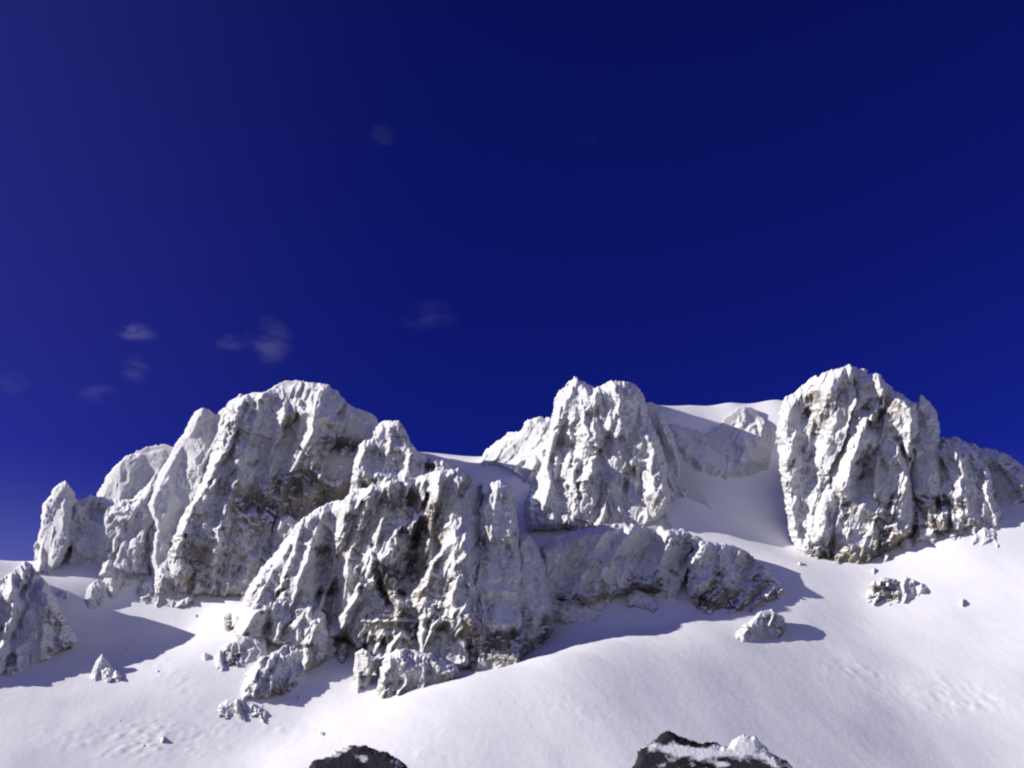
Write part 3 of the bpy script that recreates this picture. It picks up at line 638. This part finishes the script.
for k, (su, sv, sw_, sh_, bb, lab) in enumerate(STONES):
    rr = np.random.RandomState(300 + k); n_p = 7
    pts = [(su + sw_ * .5 * math.cos(a_) * rr.uniform(.75, 1.1), sv - sh_ * .45 + sh_ * .55 * -math.sin(a_) * rr.uniform(.8, 1.1)) for a_ in np.linspace(0, 2 * math.pi, n_p, endpoint=False)]
    boulder('stone', lab, 'stone', [slab(pts, 1.5, rr.uniform(-10, 20), 12, 1.2, 3, .4)], [(su - sw_ * .6, sv), (su + sw_ * .6, sv)], 100 + k, bare=bb, thick=2.5, cell=.5, flute=.15, rough=.5)

RUBBLE = [
 (262,709,'pebble-sized stone under the right end of the lowest broken outcrop'),
 (300,700,'little stone on the shaded snow under the lower end of the spur'),
 (205,700,'lone little stone on the snow left of the lowest broken outcrop'),
 (196,618,'little stone on sunlit snow between the crumbly outcrop and the fluted buttress'),
 (128,650,'tiny stone in the shade up-slope of the pointed boulder'),
 (800,566,'small stone in the mouth of the gully, left of the foot of the right crag'),
 (874,573,'small stone on sunlit snow under the lower right corner of the right crag'),
 (942,549,'small stone on the snow between the side block and the lone snow-capped boulder'),
 (600,619,'small stone in blue shade under the left half of the cliff band'),
]
for k, (su, sv, lab) in enumerate(RUBBLE):
    rr = np.random.RandomState(600 + k); w_ = rr.uniform(5, 8); h_ = rr.uniform(4, 6)
    pts = [(su + w_ * .5 * math.cos(a_) * rr.uniform(.8, 1.15), sv - h_ * .4 - h_ * .6 * math.sin(a_) * rr.uniform(.8, 1.1)) for a_ in np.linspace(0, 2 * math.pi, 6, endpoint=False)]
    boulder('loose_stone', lab, 'stone', [slab(pts, 1.0, rr.uniform(-10, 20), 12, .8, 2.5, .2)],
                [(su - w_ * .6, sv), (su + w_ * .6, sv)], 200 + k, bare=rr.uniform(-.1, .3), thick=1.6, cell=.4, flute=.1, rough=.4, ragged=.15)

# ---- thin cloud wisps, small volumes of droplets far beyond the ridge
def cloud_mat():
    m = bpy.data.materials.new('cloud_vapour'); m.use_nodes = True; n = m.node_tree.nodes; l = m.node_tree.links
    n.remove(n['Principled BSDF']); out = n['Material Output']
    pv = n.new('ShaderNodeVolumePrincipled'); tc = n.new('ShaderNodeTexCoord'); ge = n.new('ShaderNodeNewGeometry')
    ln = n.new('ShaderNodeVectorMath'); ln.operation = 'LENGTH'; l.new(tc.outputs['Object'], ln.inputs[0])
    fo = n.new('ShaderNodeMapRange'); fo.inputs['From Min'].default_value = 1.0; fo.inputs['From Max'].default_value = 0.25; fo.interpolation_type = 'SMOOTHSTEP'
    l.new(ln.outputs['Value'], fo.inputs[0])
    ns = n.new('ShaderNodeTexNoise'); ns.inputs['Scale'].default_value = 0.02; ns.inputs['Detail'].default_value = 5; ns.inputs['Roughness'].default_value = 0.6
    mp = n.new('ShaderNodeMapping'); mp.inputs['Scale'].default_value = (0.6, 1, 1.7); mp.inputs['Rotation'].default_value = (0, R(20), 0)
    l.new(ge.outputs['Position'], mp.inputs[0]); l.new(mp.outputs[0], ns.inputs[0])
    mr = n.new('ShaderNodeMapRange'); mr.inputs['From Min'].default_value = 0.45; mr.inputs['From Max'].default_value = 0.75
    l.new(ns.outputs[0], mr.inputs[0])
    m1 = n.new('ShaderNodeMath'); m1.operation = 'MULTIPLY'; l.new(fo.outputs[0], m1.inputs[0]); l.new(mr.outputs[0], m1.inputs[1])
    oi = n.new('ShaderNodeObjectInfo')
    m2 = n.new('ShaderNodeMath'); m2.operation = 'MULTIPLY'; l.new(m1.outputs[0], m2.inputs[0]); l.new(oi.outputs['Alpha'], m2.inputs[1])
    m3 = n.new('ShaderNodeMath'); m3.operation = 'MULTIPLY'; l.new(m2.outputs[0], m3.inputs[0]); m3.inputs[1].default_value = 0.0033
    l.new(m3.outputs[0], pv.inputs['Density']); pv.inputs['Color'].default_value = (.9, .88, .95, 1); pv.inputs['Anisotropy'].default_value = 0.2
    l.new(pv.outputs[0], out.inputs['Volume'])
    return m
CLOUD = cloud_mat()
def cloud(u, v, ru, rv, dens, tilt, label):
    Y = 2600.0; x, y, z = at(u, v, Y); s_ = Y / F * 1.15
    n1, n2 = 24, 12; V = []; Q = []
    for i in range(n2 + 1):
        th = math.pi * i / n2
        for j in range(n1):
            ph = 2 * math.pi * j / n1; V.append((math.sin(th) * math.cos(ph), math.sin(th) * math.sin(ph), math.cos(th)))
    for i in range(n2):
        for j in range(n1):
            a = i * n1 + j; b = i * n1 + (j + 1) % n1; Q.append((a, a + n1, b + n1, b))
    o = mesh('cloud', V, Q, CLOUD); o.location = (float(x), float(y), float(z))
    o.scale = (ru * s_, max(ru, rv) * s_ * .8, rv * s_); o.rotation_euler = (0, R(tilt), 0); o.color = (1, 1, 1, dens)
    tag(o, label, 'cloud')
cloud(268, 341, 30, 32, .8, 0, 'brightest torn wisp of cloud, just above the summit of the left crag')
cloud(230, 343, 22, 8, .8, 5, 'thin streak of cloud trailing left of the brightest wisp')
cloud(135, 332, 26, 8, 2.0, 3, 'flat little cloud streak at left, uppermost of those over the leaning slabs')
cloud(136, 368, 22, 18, .6, 0, 'very faint round cloud patch below the flat streak at left')
cloud(428, 316, 42, 14, .24, -2, 'faint broad cloud smear in the middle of the sky, right of the brightest wisp')
cloud(384, 134, 22, 16, .3, 10, 'tiny faint cloud high in the sky, left of centre')
cloud(588, 141, 16, 10, .25, 0, 'barely visible cloud fleck high in the sky, right of centre')
cloud(12, 383, 26, 13, .35, 0, 'faint cloud patch at the left edge of the frame')
cloud(98, 394, 26, 10, .6, -4, 'faint low cloud streak above the left pinnacle')
